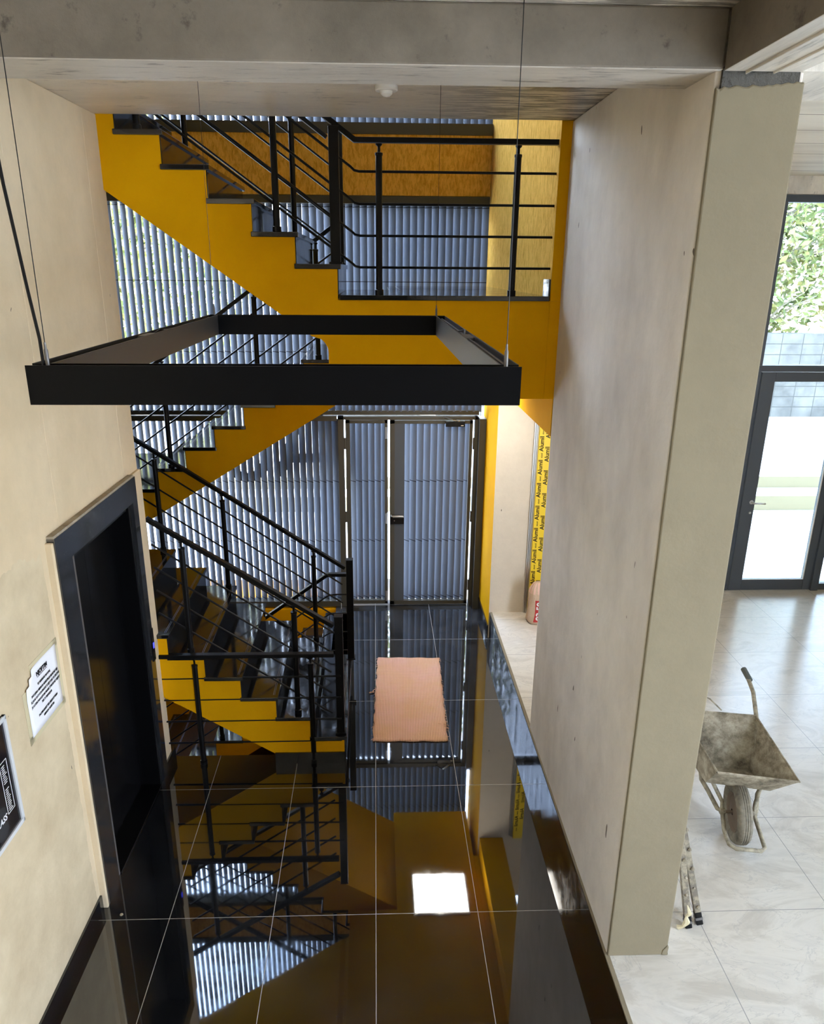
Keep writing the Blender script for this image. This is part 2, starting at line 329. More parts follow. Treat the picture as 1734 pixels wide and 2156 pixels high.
# stairwell shell
struct(MB().box(-4, 5.6, -3.15, -3, 0, ZC).build('wall_back_light_stop', M_conc))  # unseen rear wall, added in dark concrete to cut light from behind
struct(MB().box(-4.1, -3.9, 5.09, 8.3, -1.8, 6.6).build('wall_stairwell', M_beige)); struct(MB().box(-3.9, -2.1, 5.05, 5.085, -1.8, ZC).build('wall_lift_back', M_beige))
struct(MB().box(-4.1, 1.5, 4.9, 8.4, 6.6, 6.8).build('ceiling_stairwell', M_sof))
struct(MB().box(-4.1, 1.5, 4.9, 5.084, ZC+.22, 6.6).build('wall_upper', M_beige))
b = MB().box(1.097, 1.40, YW, 8.16, ZL-.03, 6.6)
b.mi = [0, 0, 1, 0, 0, 0]
struct(b.build('wall_stucco', [M_stu, M_yel], bevel=.004))
b = MB().box(1.098, 1.42, YW, 7.20, 2.772, ZL-.03).box(1.158, 1.42, YW+.001, 7.20, 2.525, 2.772); struct(b.build('trim_2', M_yel), 'yellow painted lintel over the side opening')
b = MB().box(1.142, 1.80, 7.21, 8.16, 0, ZL-.03)
b.mi = [0, 0, 0, 0, 1, 0]
struct(b.build('wall_pilaster', [M_beige, M_yel]))
b = MB().box(-4.1, -.45, 8.0, 8.2, -1.8, -.02).box(-.47, -.45, 5.2, 8.0, -1.8, -.22).box(-3.9, -.45, 5.0, 5.2, -1.8, -.22)
struct(b.build('wall_basement', M_yel))
struct(MB().box(-3.9, -.45, 5.2, 8.0, -1.84, -1.64).build('floor_basement', M_granite))
b = MB()  # left skirting, two lengths
for y0, y1 in ((-3, 3.668), (4.953, 5.19)):
    o1 = .012+(.020 if y0 > 4 else 0)
    b.add([(xw(y0)-.01, y0, 0), (xw(y0)+o1, y0, 0), (xw(y1)+o1, y1, 0), (xw(y1)-.01, y1, 0), (xw(y0)-.01, y0, .1), (xw(y0)+o1, y0, .1), (xw(y1)+o1, y1, .1), (xw(y1)-.01, y1, .1)],
          [(0, 3, 2, 1), (4, 5, 6, 7), (0, 1, 5, 4), (1, 2, 6, 5), (2, 3, 7, 6), (3, 0, 4, 7)])
struct(b.build('baseboard_left', M_granite))
b = MB().box(XR-.012, XR, -3, 7.21, 0, ZW-.006).box(1.13, 1.142, 7.21, 8.05, 0, .14)
struct(b.build('baseboard_right', M_granite))
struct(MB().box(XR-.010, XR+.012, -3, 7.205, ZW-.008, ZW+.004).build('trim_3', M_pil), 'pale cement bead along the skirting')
struct(MB().box(1.085, 1.097, 5.10, 5.27, ZL, ZL+.10).build('baseboard_landing', M_granite))

struct(MB().box(1.80, 3.77, 7.70, 7.85, 0, ZC).build('wall_far_sun_stop', M_beige))  # unseen stretch, made solid to keep sun patches off the tiled floor
struct(MB().box(5.6, 5.8, .4, 7.85, 0, ZC).box(5.6, 5.8, -3.15, -2.7, 0, ZC).build('wall_right_sun_gap', M_beige))  # unseen side wall, its gap shaped so a sun patch bounces light inside
# ------------------------------------------------------------------ stairs
def rect_part(name, parent, m, x0, x1, y0, y1, z0, z1, bevel=.003): return MB().box(x0, x1, y0, y1, z0, z1).build(name, m, parent, bevel=bevel)
def arc(cx, cz, r, a0, a1, n=6): return [(cx+r*math.cos(math.radians(a0+(a1-a0)*i/n)), cz+r*math.sin(math.radians(a0+(a1-a0)*i/n))) for i in range(n+1)]
TT = .03
def flight(name, label, y0, y1, noses, sgn, body, m_body=M_yel, side=.012):
    """noses: list of (x, z) from the bottom up; sgn +1 if it climbs to +x"""
    t = thing(name, label, 'stairs', (noses[0][0], y0, noses[0][1]-.2))
    MB().prism(body, y0, y1).build('string', m_body, t)
    zp = None
    for k, (x, z) in enumerate(noses):
        xn = noses[k+1][0] if k+1 < len(noses) else x+sgn*.28
        a, b_ = sorted((x, xn+sgn*.004)); MB().box(*sorted((x, xn+sgn*.030)), y0-side, y1+side*.5, z-TT, z).build('tread', M_granite, t, bevel=.004)
        xr = x+sgn*.02; zb = (noses[k-1][1] if k else z-.2)
        a, b_ = sorted((xr-sgn*.004, xr+sgn*.010)); MB().box(a, b_, y0+.006, y1-.004, zb-.001, z-TT).build('riser', M_granite, t)
        # non-slip grooves along the nosing
        g = MB()
        for q in (.030, .040): g.box(*sorted((x+sgn*q, x+sgn*(q+.0022))), y0+.03, y1-.03, z-.001, z+.0006)
        g.build('nosing_groove', M_groove, t)
    return t
# first flight, lobby to half landing (climbs to -x)
n1 = [(-.2278-.2508*k, .2312+.1728*k) for k in range(10)]
poly = [(-.250, .0), (-.250, n1[0][1]-TT)]
for k in range(1, 10): poly += [(n1[k][0]-.022, n1[k-1][1]-TT), (n1[k][0]-.022, n1[k][1]-TT)]
poly += [(-2.62, n1[9][1]-TT), (-2.62, 1.25), (-.775, .085), (-.70, .045), (-.70, 0)]
fl1 = flight('stair_flight', 'yellow stair flight with black treads climbing left from the black lobby floor', YW, 6.42, n1, -1, poly)
MB().box(-.775, -.245, YW-.012, YW, 0, .095).box(-.250, -.238, YW-.012, 6.42, 0, .095).build('skirting', M_granite, fl1, label='black skirting at the foot of the flight')
# second flight, half landing to upper landing (climbs to +x)
n2 = [(.16-(9-j)*.254, 1.786+.1804*j) for j in range(1, 10)]
poly = [(-2.62, 1.756), (n2[0][0]+.022, 1.756)]
for j in range(9):
    poly.append((n2[j][0]+.022, n2[j][1]-TT))
    poly.append((n2[j+1][0]+.022 if j < 8 else .20, n2[j][1]-TT))
und = lambda x: 2.483+.6465*(x+.321)
poly += [(.20, und(.20)), (-2.62, und(-2.62)+.1)]
flight('stair_flight', 'yellow stair flight at the back, climbing right along the louvred facade', 6.5, 7.86, n2, 1, poly)
# third flight with the landing (climbs to -x)
n3 = [(-.2064-.2526*k, ZL+.18*(k+1)) for k in range(9)]
poly = [(-.294, ZL-TT), (-.228, ZL-TT)]
for k in range(9):
    poly += [(n3[k][0]-.022, n3[k][1]-TT), (n3[k+1][0]-.022 if k < 8 else -2.7, n3[k][1]-TT)]
u3 = lambda x: 3.298-.643*(x+.608)
poly += [(-2.7, u3(-2.7)+.12), (-.395, u3(-.395))]+arc(-.394, 3.06, .10, 60, 0, 5)
fl3 = flight('stair_flight', 'upper yellow stair flight climbing left under the concrete slab', YW, 6.42, n3, -1, poly)
t = thing('stair_landing', 'yellow landing with black tile edge beside the stucco wall, above the entrance', 'landing', (.4, YW, 2.772))
b = MB().box(-.294, 1.0965, YW, 6.42, 2.772, ZL-TT).box(.20, 1.0965, 6.42, 7.98, 2.772, ZL-TT); b.build('landing_slab', M_yel, t)
b = MB().box(-.216, 1.09, YW-.014, 6.42, ZL-TT, ZL).box(.12, 1.09, 6.42, 8.0, ZL-TT, ZL); b.build('landing_tile', M_granite, t, bevel=.003)
# half landings
t = thing('half_landing', 'dark tiled half landing at the foot of the back flight, beside the lift wall', 'landing', (-3.2, 6.5, 1.55)); MB().box(-3.898, -2.63, 5.14, 7.9, 1.55, 1.756).build('slab', M_yel, t); MB().box(-3.898, -2.73, 5.14, 7.9, 1.756, 1.786).box(-2.73, -1.852, 6.488, 7.87, 1.7565, 1.786).build('tile', M_granite, t)
# basement flight
nb = [(-.56-.254*k, -.18*k) for k in range(8, -1, -1)]
poly = [(nb[0][0]+.02, -1.64)]
zprev = -1.64
for x, z in nb: poly += [(x+.022, zprev-(TT if zprev > -1.6 else 0)), (x+.022, z-TT)]; zprev = z
poly += [(-.475, -TT), (-.475, -.36), (-2.0, -1.40), (-2.25, -1.64)]
flight('stair_flight', 'stair flight coming up from the basement behind the guard rail', 6.5, 7.86, nb, 1, poly)

# ------------------------------------------------------------------ railings
def rail(name, label, origin, hand, posts, bars, newels=(), group=None, hy=None, sec=(.046, .030)):
    t = thing(name, label, 'railing', origin, group)
    w, h = sec
    MB().tube(hand, 1, sec=[(h/2, w/2), (h/2, -w/2), (-h/2, -w/2), (-h/2, w/2)], up=(0, 0, 1) if True else None).build('handrail', M_blk, t, bevel=.004)
    for x, y, z0, z1 in posts:
        p = MB().tube([(x, y, z0), (x, y, z1-.055)], .0205, 14).build('post', M_blk, t, smooth=True)
        MB().lathe((x, y, z0), [(0, 0), (.027, 0), (.027, .03), (.021, .034), (0, .034)], 14).build('base_collar', M_blk, p, smooth=True)
        MB().lathe((x, y, z1-.07), [(.0205, 0), (.0235, .002), (.0235, .015), (.009, .02), (.009, .048), (.020, .058), (.020, .064), (0, .064)], 14).build('saddle', M_blk, p, smooth=True)
    for pts in bars: MB().tube(pts, .0075, 8).build('rail_bar', M_blk, t, smooth=True)
    for x, y, z0, z1 in newels:
        p = MB().box(x-.030, x+.030, y-.030, y+.030, z0, z1).build('newel_post', M_blk, t, bevel=.003)
        MB().box(x-.040, x+.040, y-.040, y+.040, z0, z0+.012).build('base_plate', M_blk, p)
        MB().box(x-.032, x+.032, y-.032, y+.032, z1, z1+.006).build('cap', M_blk, p)
    return t
YR1, YR2, YR3, YG = 5.15, 6.375, 6.545, 5.095
t1 = lambda x: n1[max(0, min(9, int((-.2278-x)/.2508)))][1]
hz = lambda x: 1.122-.652*(x+.31)
fb = lambda x, k: (.915, .746, .572, .396)[k]-.692*(x+.338)
rail('stair_railing', 'black railing on the near side of the first stair flight', (-.9, YR1, .9),
     [(-1.575, YR1, hz(-1.575)), (-.315, YR1, hz(-.315))],
     [(x, YR1, t1(x), hz(x)-.013) for x in (-1.352, -.595)],
     [[(-1.556, YR1, fb(-1.556, k)), (-.338, YR1, fb(-.338, k))] for k in range(4)], [(-.276, YR1, .2312, 1.200)])
hb = lambda x: 1.100-.672*(x+.273)
bb = lambda x, k: .932-.1765*k-.692*(x+.281)
bars = [[(-2.2, YR2, bb(-2.2, k)), (-.30, YR2, bb(-.30, k))] for k in range(4)]
rail('stair_railing', 'black railing on the far side of the first stair flight, in front of the louvres', (-1.1, YR2, .9),
     [(-2.2, YR2, hb(-2.2)), (-.275, YR2, hb(-.275))], [(x, YR2, t1(x), hb(x)-.013) for x in (-1.828, -1.296, -.545)], bars, [(-.233, YR2-.02, .2312, 1.185)])
rail('guard_railing', 'low black guard rail with level bars standing on the floor edge', (-.9, YG, 0),
     [(-1.585, YG, .921), (-.312, YG, .921)], [(-1.322, YG, 0, .908), (-.484, YG, 0, .908)],
     [[(-1.580, YG, z), (-.268, YG, z+.008)] for z in (.735, .557, .374, .187)])
h2 = lambda x: 3.388+.712*(x+1)
b2 = lambda x, k: (3.205, 3.022, 2.846, 2.662)[k]+.71*(x+1)
t2 = lambda x: [z for (nx, z) in n2 if nx <= x][-1]
rail('stair_railing', 'black railing of the back stair flight, rising to the right behind the hanging lamp frame', (-1., YR3, 2.3),
     [(-2.1, YR3, h2(-2.1)), (-.29, YR3, h2(-.29))], [(x, YR3, t2(x), h2(x)-.013) for x in (-1.735, -.962, -.462)],
     [[(-2.1, YR3, b2(-2.1, k)), (-.29, YR3, b2(-.29, k))] for k in range(4)])
h3 = lambda x: 4.278+(-.115-x)*.7126
lz = (4.110, 3.932, 3.754, 3.572)
bend = lambda x0, z, sl, x1, xe: [(x1, YR1, z+(x0-x1)*sl), (x0-.03, YR1, z+.03*sl+.004), (x0-.008, YR1, z+.006), (x0+.02, YR1, z), (xe, YR1, z)]
t3 = lambda x: [z for (nx, z) in n3 if nx >= x][-1] if x < n3[0][0] else ZL
rail('stair_railing', 'black railing along the upper landing and up the near side of the top flight', (.3, YR1, ZL),
     [(-1.9, YR1, h3(-1.9)), (-.115, YR1, 4.278), (1.118, YR1, 4.278)],
     [(.029, YR1, ZL, 4.265), (.861, YR1, ZL, 4.265), (-.592, YR1, t3(-.592), h3(-.592)-.013), (-1.376, YR1, t3(-1.376), h3(-1.376)-.013)],
     [bend(-.11, z, .7126, -1.85, 1.112) for z in lz], [(-.238, YR1, ZL+.18, h3(-.238)-.02)])
h4 = lambda x: 4.462+(-.345-x)*.7126
b4 = lambda x, k: (4.285, 4.103, 3.928, 3.746)[k]+(-.332-x)*.7126
rail('stair_railing', 'black railing on the far side of the top flight before the stucco band', (-.9, YR2, ZL),
     [(-1.9, YR2, h4(-1.9)), (-.345, YR2, h4(-.345))], [(x, YR2, t3(x), h4(x)-.013) for x in (-.600, -1.368)],
     [[(-1.9, YR2, b4(-1.9, k)), (-.332, YR2, b4(-.332, k))] for k in range(4)], [(-.262, YR2, ZL+.18, 4.50)])
h5 = lambda x: .965+.728*(x+.45)
rail('stair_railing', 'black railing of the basement stairs, its bars bent level at the newel post', (-.7, YR3, -.3),
     [(-2.3, YR3, h5(-2.3)), (-.455, YR3, .962), (-.43, YR3, .972), (-.262, YR3, .972)],
     [(x, YR3, [z for (nx, z) in nb if nx <= x][-1], h5(x)-.013) for x in (-1.50,)],
     [[(-2.3, YR3, .765-.188*k+(-2.3+.44)*.728), (-.47, YR3, .765-.188*k-.02), (-.43, YR3, .765-.188*k+.004), (-.37, YR3, .765-.188*k+.012), (-.262, YR3, .765-.188*k+.012)] for k in range(4)])

# ------------------------------------------------------------------ louvred facade
PITCH_S, SA, SB = .0685, .0753, -.0875
def slats(mb, x0, x1, z0, z1, yc=8.105):
    n = round((x1-x0-.036)/PITCH_S)+1; st = (x1-x0-.036)/(n-1)
    u = Vector((SA, SB, 0)).normalized(); w = Vector((-u.y, u.x, 0)); L = math.hypot(SA, SB)/2
    prof = [(-L, 0), (-L*.6, .0028), (0, .0040), (L*.6, .0028), (L, 0), (L*.6, -.0022), (0, -.0030), (-L*.6, -.0022)]
    for i in range(n):
        c = Vector((x0+.018+i*st, yc, 0))
        mb.prism([tuple((c+u*a+w*q)[:2]) for a, q in prof], z0, z1, 'z')
    return mb
def screen(label, x0, x1, z0, z1, rails):
    t = thing('louvre_screen', label, 'louvre', ((x0+x1)/2, YF, z0))
    slats(MB(), x0, x1, z0, z1).build('slats', M_slat, t, smooth=True)
    for r_ in rails: MB().box(*r_).build('frame_rail', M_brz, t)
    return t
screen('lower grey louvre screen left of the entrance door', -3.9, -.405, .05, 2.10, [(-3.9, -.40, 8.03, 8.15, .0, .065), (-3.9, -.40, 8.03, 8.09, 2.085, 2.135)])
screen('grey louvre screen above the entrance door, behind the stairs', -3.9, 1.078, 2.175, 4.15, [(-3.9, 1.078, 8.08, 8.15, 2.14, 2.185)])
screen('topmost blue-grey louvre strip under the slab edge', -3.9, 1.078, 4.815, 6.55, [(-3.9, 1.078, 8.08, 8.15, 6.53, 6.58)])
t = thing('floor_edge_band', 'yellow rough stucco band with dark metal edges across the louvres', 'facade band', (-1.4, 8.0, 4.14))
MB().box(-3.9, 1.092, 8.0, 8.16, 4.212, 4.722).build('stucco_panel', M_stu, t)
MB().box(-3.9, 1.092, 7.985, 8.16, 4.722, 4.815).build('upper_edge', M_brz, t, label='dark upper metal edge'); MB().box(-3.9, 1.088, 7.99, 8.16, 4.140, 4.206).build('lower_edge', M_brz, t, label='dark lower metal edge')
# entrance door
t = thing('entrance_door', 'double entrance door of grey vertical louvres in a dark bronze frame', 'door', (.35, YF, 0))
fr = MB().box(-.390, -.328, 8.03, 8.12, 0, 2.13).box(1.032, 1.068, 8.03, 8.12, 0, 2.13).box(-.390, 1.068, 8.03, 8.12, 2.098, 2.13); fr.build('door_frame', M_brz, t, bevel=.003)
MB().box(1.069, 1.138, 7.93, 8.12, 0, 2.126).build('side_post', M_brz, t, bevel=.003)
def leaf(name, x0, x1, z0, z1, stile, panel=None):
    l = MB().box(x0, x0+stile, 8.045, 8.10, z0, z1).box(x1-.034, x1, 8.045, 8.10, z0, z1).box(x0, x1, 8.045, 8.10, z1-.034, z1).box(x0, x1, 8.045, 8.10, z0, z0+.045).build(name, M_brz, t, bevel=.002)
    a = x0+stile
    if panel: MB().box(a, panel, 8.052, 8.092, z0+.045, z1-.034).build('lock_panel', M_anth, l); a = panel
    slats(MB(), a, x1-.026, z0+.03, z1-.02, 8.12).build('slats', M_slat, l, smooth=True)
    return l
lf = leaf('door_leaf', -.312, .128, .022, 2.092, .045); lr = leaf('door_leaf', .150, 1.016, .012, 2.088, .050, .305)
for z in (.25, 1.05, 1.85):
    MB().tube([(-.320, 8.035, z-.06), (-.320, 8.035, z+.06)], .009, 10).build('hinge', M_brz, lf, smooth=True); MB().tube([(1.024, 8.035, z-.06), (1.024, 8.035, z+.06)], .009, 10).build('hinge', M_brz, lr, smooth=True)
for z0, z1 in ((1.90, 2.02), (.06, .18)): MB().box(.103, .123, 8.030, 8.046, z0, z1).build('shoot_bolt', M_chr, lf, bevel=.002)
MB().box(.156, .302, 8.030, 8.052, .965, 1.045).build('lock_case', M_dk, lr, bevel=.003)
MB().tube([(.165, 8.05, 1.066), (.165, 8.005, 1.066), (.172, 7.995, 1.066), (.285, 7.995, 1.066), (.292, 7.998, 1.062)], .0075, 10).build('handle', M_chr, lr, smooth=True, label='steel lever handle')
MB().tube([(.180, 8.015, 1.048), (.300, 8.015, 1.048)], .004, 8).build('bolt_rod', M_chr, lr, smooth=True)
MB().lathe((.198, 8.030, 1.005), [(0, -.003), (.006, -.003), (.006, 0)], 12, 'y').build('keyhole', M_chr, lr)
MB().box(.106, .124, 8.028, 8.046, .97, 1.09).build('lock_case', M_chr, lf, bevel=.004)
dc = MB().box(.725, .925, 8.00, 8.045, 2.030, 2.088).build('door_closer', M_dk, lr, bevel=.004)
MB().bar((.862, 7.985, 2.092), (.790, 7.93, 2.115), .018, .006).bar((.790, 7.93, 2.118), (.712, 8.03, 2.126), .016, .006).lathe((.862, 7.995, 2.088), [(0, .012), (.013, .012), (.013, 0)], 12).build('closer_arm', M_chr, dc)
MB().box(.885, .912, 7.9985, 8.0, 2.040, 2.048).build('maker_plate', M_wht, dc)
# letters mounted outside the louvres
def letter(label, pts_list, x):
    t_ = thing('sign_letter', label, 'letter', (x, 8.215, 1.4))
    mb2 = MB()
    for pts in pts_list: mb2.tube([(p[0], 8.215, p[1]) for p in pts], 1, sec=[(.03, .05), (.03, -.05), (-.03, -.05), (-.03, .05)], up=(0, 1, 0))
    mb2.build('letter_body', M_dk, t_)
    s_ = MB()
    for px, pz in (pts_list[0][0], pts_list[0][-1]): s_.tube([(px, 8.145, pz), (px, 8.20, pz)], .008, 6)
    s_.build('stud', M_chr, t_)
letter('dark sign letter shaped like an A seen through the louvres', [[(-1.03, 1.46), (-.73, 2.28)], [(-.40, 1.46), (-.65, 2.28)], [(-.93, 1.66), (-.50, 1.66)], [(-.76, 2.26), (-.62, 2.26)]], -.7)
letter('dark curved sign letter seen through the louvres left of the A', [[(-1.18, 2.28), (-1.18, 1.62)]+[(-1.18-.19*(1-math.cos(a)), 1.62-.17*math.sin(a)) for a in [PI*i/8 for i in range(1, 8)]]+[(-1.56, 1.62), (-1.56, 2.28)]], -1.37)

# ------------------------------------------------------------------ lift doorway
xg = lambda y: xw(y)+.040
t = thing('lift_doorway', 'black lift doorway with polished granite surround in the left wall', 'lift door', (-1.6, 4.36, 0))
def gbox(y0, y1, z0, z1, front, back):
    return MB().add([(xw(y0)+back, y0, z0), (xw(y0)+front, y0, z0), (xw(y1)+front, y1, z0), (xw(y1)+back, y1, z0), (xw(y0)+back, y0, z1), (xw(y0)+front, y0, z1), (xw(y1)+front, y1, z1), (xw(y1)+back, y1, z1)],
          [(0, 3, 2, 1), (4, 5, 6, 7), (0, 1, 5, 4), (1, 2, 6, 5), (2, 3, 7, 6), (3, 0, 4, 7)])
gbox(3.695, 3.872, 0, 2.142, .040, .001).build('granite_jamb', M_lift, t); gbox(4.86, 4.945, 0, 2.142, .040, .001).build('granite_jamb', M_lift, t)
gbox(3.695, 4.945, 2.142, 2.296, .040, .001).build('granite_lintel', M_lift, t)
gbox(3.697, 4.93, 2.296, 2.309, .036, .001).build('mortar_bed', M_mort, t, label='rough mortar on top of the lintel')
gbox(3.872, 3.955, 0, 2.142, .012, -.22).build('metal_reveal', M_gun, t, label='dark metal reveal'); gbox(4.835, 4.86, 0, 2.142, .012, -.22).build('metal_reveal', M_blk2, t)
gbox(3.955, 4.40, 0.01, 2.142, -.12, -.15).build('sliding_door', M_dk, t); gbox(4.402, 4.835, 0.01, 2.142, -.12, -.15).build('sliding_door', M_dk, t)
gbox(3.872, 4.86, 2.10, 2.142, .004, -.2).build('door_head', M_dk, t); gbox(3.955, 4.835, 0, .012, .02, -.2).build('door_sill', M_blk2, t)
p = gbox(4.900, 4.945, .98, 1.22, .046, .039).build('call_panel', M_dk, t); gbox(4.915, 4.932, 1.075, 1.115, .048, .045).build('call_button', M_blue, p, label='blue lit call button')

# ------------------------------------------------------------------ notices on the left wall
yw0, yw1, z0, z1 = 3.222, 3.632, 1.420, 1.795
t = thing('paper_notice', 'white paper notice taped to the left wall, its upper near corner torn', 'notice', (xw(3.4), 3.42, 1.42))
X = lambda y, d: xw(y)+d
N, Mz = 10, 10
vs = []; fs = []
for i in range(N+1):
    for j in range(Mz+1):
        y = yw0+.028+(yw1-yw0-.056)*i/N; z = z0+.028+(z1-z0-.05)*j/Mz
        d = .003+.002*math.sin(9*y)*math.sin(11*z)
        c = max(0, (j/Mz-.62))*max(0, .35-i/N); d += c*.12
        vs.append((X(y, d), y, z))
for i in range(N):
    for j in range(Mz):
        if i+(Mz-1-j) < 2: continue
        a = i*(Mz+1)+j; fs.append((a, a+Mz+1, a+Mz+2, a+1))
pn = MB().add(vs, fs).build('sheet', M_paper, t, smooth=True); s_ = pn.modifiers.new('thickness', 'SOLIDIFY'); s_.thickness = .0008
tp = MB()
for a in ((yw0, yw0+.045, z0, z1-.10), (yw1-.045, yw1, z0, z1), (yw0, yw1, z0, z0+.04), (yw0+.10, yw1, z1-.04, z1)):
    tp.add([(X(a[0], .001), a[0], a[2]), (X(a[1], .001), a[1], a[2]), (X(a[1], .001), a[1], a[3]), (X(a[0], .001), a[0], a[3]), (X(a[0], .002), a[0], a[2]), (X(a[1], .002), a[1], a[2]), (X(a[1], .002), a[1], a[3]), (X(a[0], .002), a[0], a[3])],
           [(0, 1, 2, 3), (4, 7, 6, 5), (0, 4, 5, 1), (1, 5, 6, 2), (2, 6, 7, 3), (3, 7, 4, 0)])
tp.build('tape', M_tapep, t)
yd = Vector((.0283, 1, 0)).normalized()
def note(body, y, z, size, bold=.0, name='lettering', sx=1): text_mesh(body, size, M_ink, t, name, (X(y, .0065), y, z), yd, (0, 0, 1), .0004, 'CENTER', bold, sx=sx)
note('NJOFTIM', 3.43, 1.722, .030, .0012)
for q, (s_, z) in enumerate((('TE NDERUAR BANORE,', 1.672), ('SHOQERIA MIRMON NDERTIM JU BENE ME DIJE', 1.642), ('SE JANE GATI KONTRATAT E UJIT DHE TE DRITAVE', 1.617), ('JU LUTEM PARAQITUNI PRANE ZYRAVE NE OBJEKT', 1.592), ('PER TI TERHEQUR', 1.567), ('FALEMINDERIT PER MIREKUPTIMIN', 1.520), ('MIRMON NDERTIM', 1.495))):
    note(s_, 3.44, z, .0165, .0004, sx=.84)
MB().add([(X(3.375, .0066), 3.375, 1.704), (X(3.485, .0066), 3.485, 1.704), (X(3.485, .0066), 3.485, 1.707), (X(3.375, .0066), 3.375, 1.707)], [(0, 1, 2, 3)]).build('underline', M_ink, t)
y0, y1, z0, z1 = 2.40, 3.036, 1.150, 1.712
t = thing('poster', 'black printed poster in a pale grey frame at the left picture edge', 'poster', (xw(2.8), 2.72, z0))
def wp(y0, y1, z0, z1, d0, d1): return gbox(y0, y1, z0, z1, d1, d0)
wp(y0, y1, z0, z1, .001, .008).build('print', M_post, t)
for a in ((y0, y1, z0, z0+.022), (y0, y1, z1-.022, z1), (y0, y0+.022, z0, z1), (y1-.022, y1, z0, z1)): wp(*a, .001, .016).build('frame_strip', M_pf, t, bevel=.002)
ln = MB()
def seg(ya, za, yb, zb, w=.003):
    a = Vector((X(ya, .0085), ya, za)); b_ = Vector((X(yb, .0085), yb, zb)); ln.bar(a, b_, w, .001, up=(1, 0, 0))
by0, by1, bz0, bz1 = 2.925, 2.985, 1.268, 1.520
for q in ((by0, bz0, by1, bz0), (by1, bz0, by1, bz1), (by1, bz1, by0, bz1), (by0, bz1, by0, bz0)): seg(*q)
for i in range(22):
    if i in (9, 10): continue
    z = bz1-.02-i*.0105; seg(by0+.012, z, by0+.012+random.uniform(.02, .038), z, .0035)
ln.build('print_lines', M_wink, t)
disc = MB().lathe((X(2.87, .0086), 2.86, 1.262), [(0, 0), (.075, 0), (.075, .0006), (0, .0006)], 28, 'x').build('print_disc', M_pgrey, t)
text_mesh('GLASS', .040, M_wink, t, 'lettering', (X(2.87, .0098), 2.850, 1.272), yd, (0, 0, 1), .0004, 'CENTER', .0008, shear=.3)

# ------------------------------------------------------------------ hanging lamp frame
x0, x1, y0, y1, z0, z1 = -.845, .362, 1.952, 4.205, 3.243, 3.338
t = thing('pendant_lamp', 'large black rectangular pendant lamp frame hanging on thin wires', 'pendant lamp', ((x0+x1)/2, (y0+y1)/2, z0))
bw = .048; th = .004
def chan(name, a0, a1, c0, c1, along, m_in):
    if along == 'x': p = MB().box(a0, a1, c0, c0+th, z0, z1).box(a0, a1, c1-th, c1, z0, z1).box(a0, a1, c0+th, c1-th, z0+.01, z1-.018)
    else: p = MB().box(c0, c0+th, a0, a1, z0, z1).box(c1-th, c1, a0, a1, z0, z1).box(c0+th, c1-th, a0, a1, z0+.01, z1-.018)
    p = p.build(name, m_in, t)
    d = MB().box(a0+.01, a1-.01, c0+th, c1-th, z0+.002, z0+.010) if along == 'x' else MB().box(c0+th, c1-th, a0+.01, a1-.01, z0+.002, z0+.010)
    d.build('diffuser', M_wht, p, label='white underside diffuser strip')
    mid = (c0+c1)/2
    r_ = MB().box(a0+.06, a1-.06, mid-.003, mid+.003, z1-.018, z1-.008) if along == 'x' else MB().box(mid-.003, mid+.003, a0+.06, a1-.06, z1-.018, z1-.008)
    r_.build('gear_rail', M_gun, p)
    return p
chan('frame_bar', x0, x1, y0, y0+bw, 'x', M_blk2); chan('frame_bar', x0, x1, y1-bw, y1, 'x', M_blk2)
l_ = chan('frame_bar', y0+bw, y1-bw, x0, x0+bw, 'y', M_blk3); r_ = chan('frame_bar', y0+bw, y1-bw, x1-bw, x1, 'y', M_blk3)
for par, xx in ((l_, x0+bw/2), (r_, x1-bw/2)):
    MB().box(xx-.019, xx+.019, 2.88, 3.02, z1-.017, z1-.003).build('connector_plate', M_gun, par, bevel=.003)
    MB().tube([(xx, 3.02, z1-.008), (xx+.008, 3.10, z1+.006), (xx-.004, 3.18, z1-.004), (xx, 3.26, z1-.01)], .0035, 6).build('wire_loop', M_blk, par, smooth=True)
for (wx, wy, wt) in ((x0+.046, y0+.024, 4.385), (x1-.036, y0+.024, 4.385), (x0+.028, y1-.024, 4.385), (x1-.046, y1-.024, 4.385)):
    w_ = MB().tube([(wx, wy, z1+.05), (wx, wy, wt)], .0011, 6).build('suspension_wire', M_blk, t)
    MB().lathe((wx, wy, z1-.018), [(0, 0), (.0052, 0), (.0052, .052), (.0032, .056), (.0026, .070), (0, .070)], 12).build('wire_grip', M_gun, w_, smooth=True)
MB().tube([(x0+.036, y0+.022, z1-.015), (x0+.036, y0+.022, z1+.06), (x0+.026, y0+.020, z1+.17), (x0+.008, y0+.017, z1+.40), (x0-.002, y0+.014, z1+.62), (x0-.004, y0+.012, z1+.80), (x0-.002, y0+.012, 4.385)], .0042, 8).build('power_cable', M_blk, t, smooth=True)

# ------------------------------------------------------------------ small fittings
t = thing('smoke_detector', 'round white smoke detector under the concrete slab', 'smoke detector', (.061, 4.243, ZC))
MB().lathe((.061, 4.243, ZC), [(0, 0), (.054, 0), (.054, -.020), (.050, -.024), (0, -.024)], 28).build('base', M_wht, t, smooth=True)
MB().lathe((.061, 4.243, ZC), [(.030, -.024), (.028, -.036), (.016, -.046), (0, -.049)], 24).build('sensor_dome', M_wht, t, smooth=True)
t = thing('ceiling_light', 'square lit white light panel under the yellow landing', 'ceiling light', (.67, 6.62, 2.772))
MB().box(.372, .962, 6.335, 6.905, 2.752, 2.772).build('panel_frame', M_wht, t); MB().box(.387, .947, 6.35, 6.89, 2.748, 2.752).build('diffuser', M_led, t)

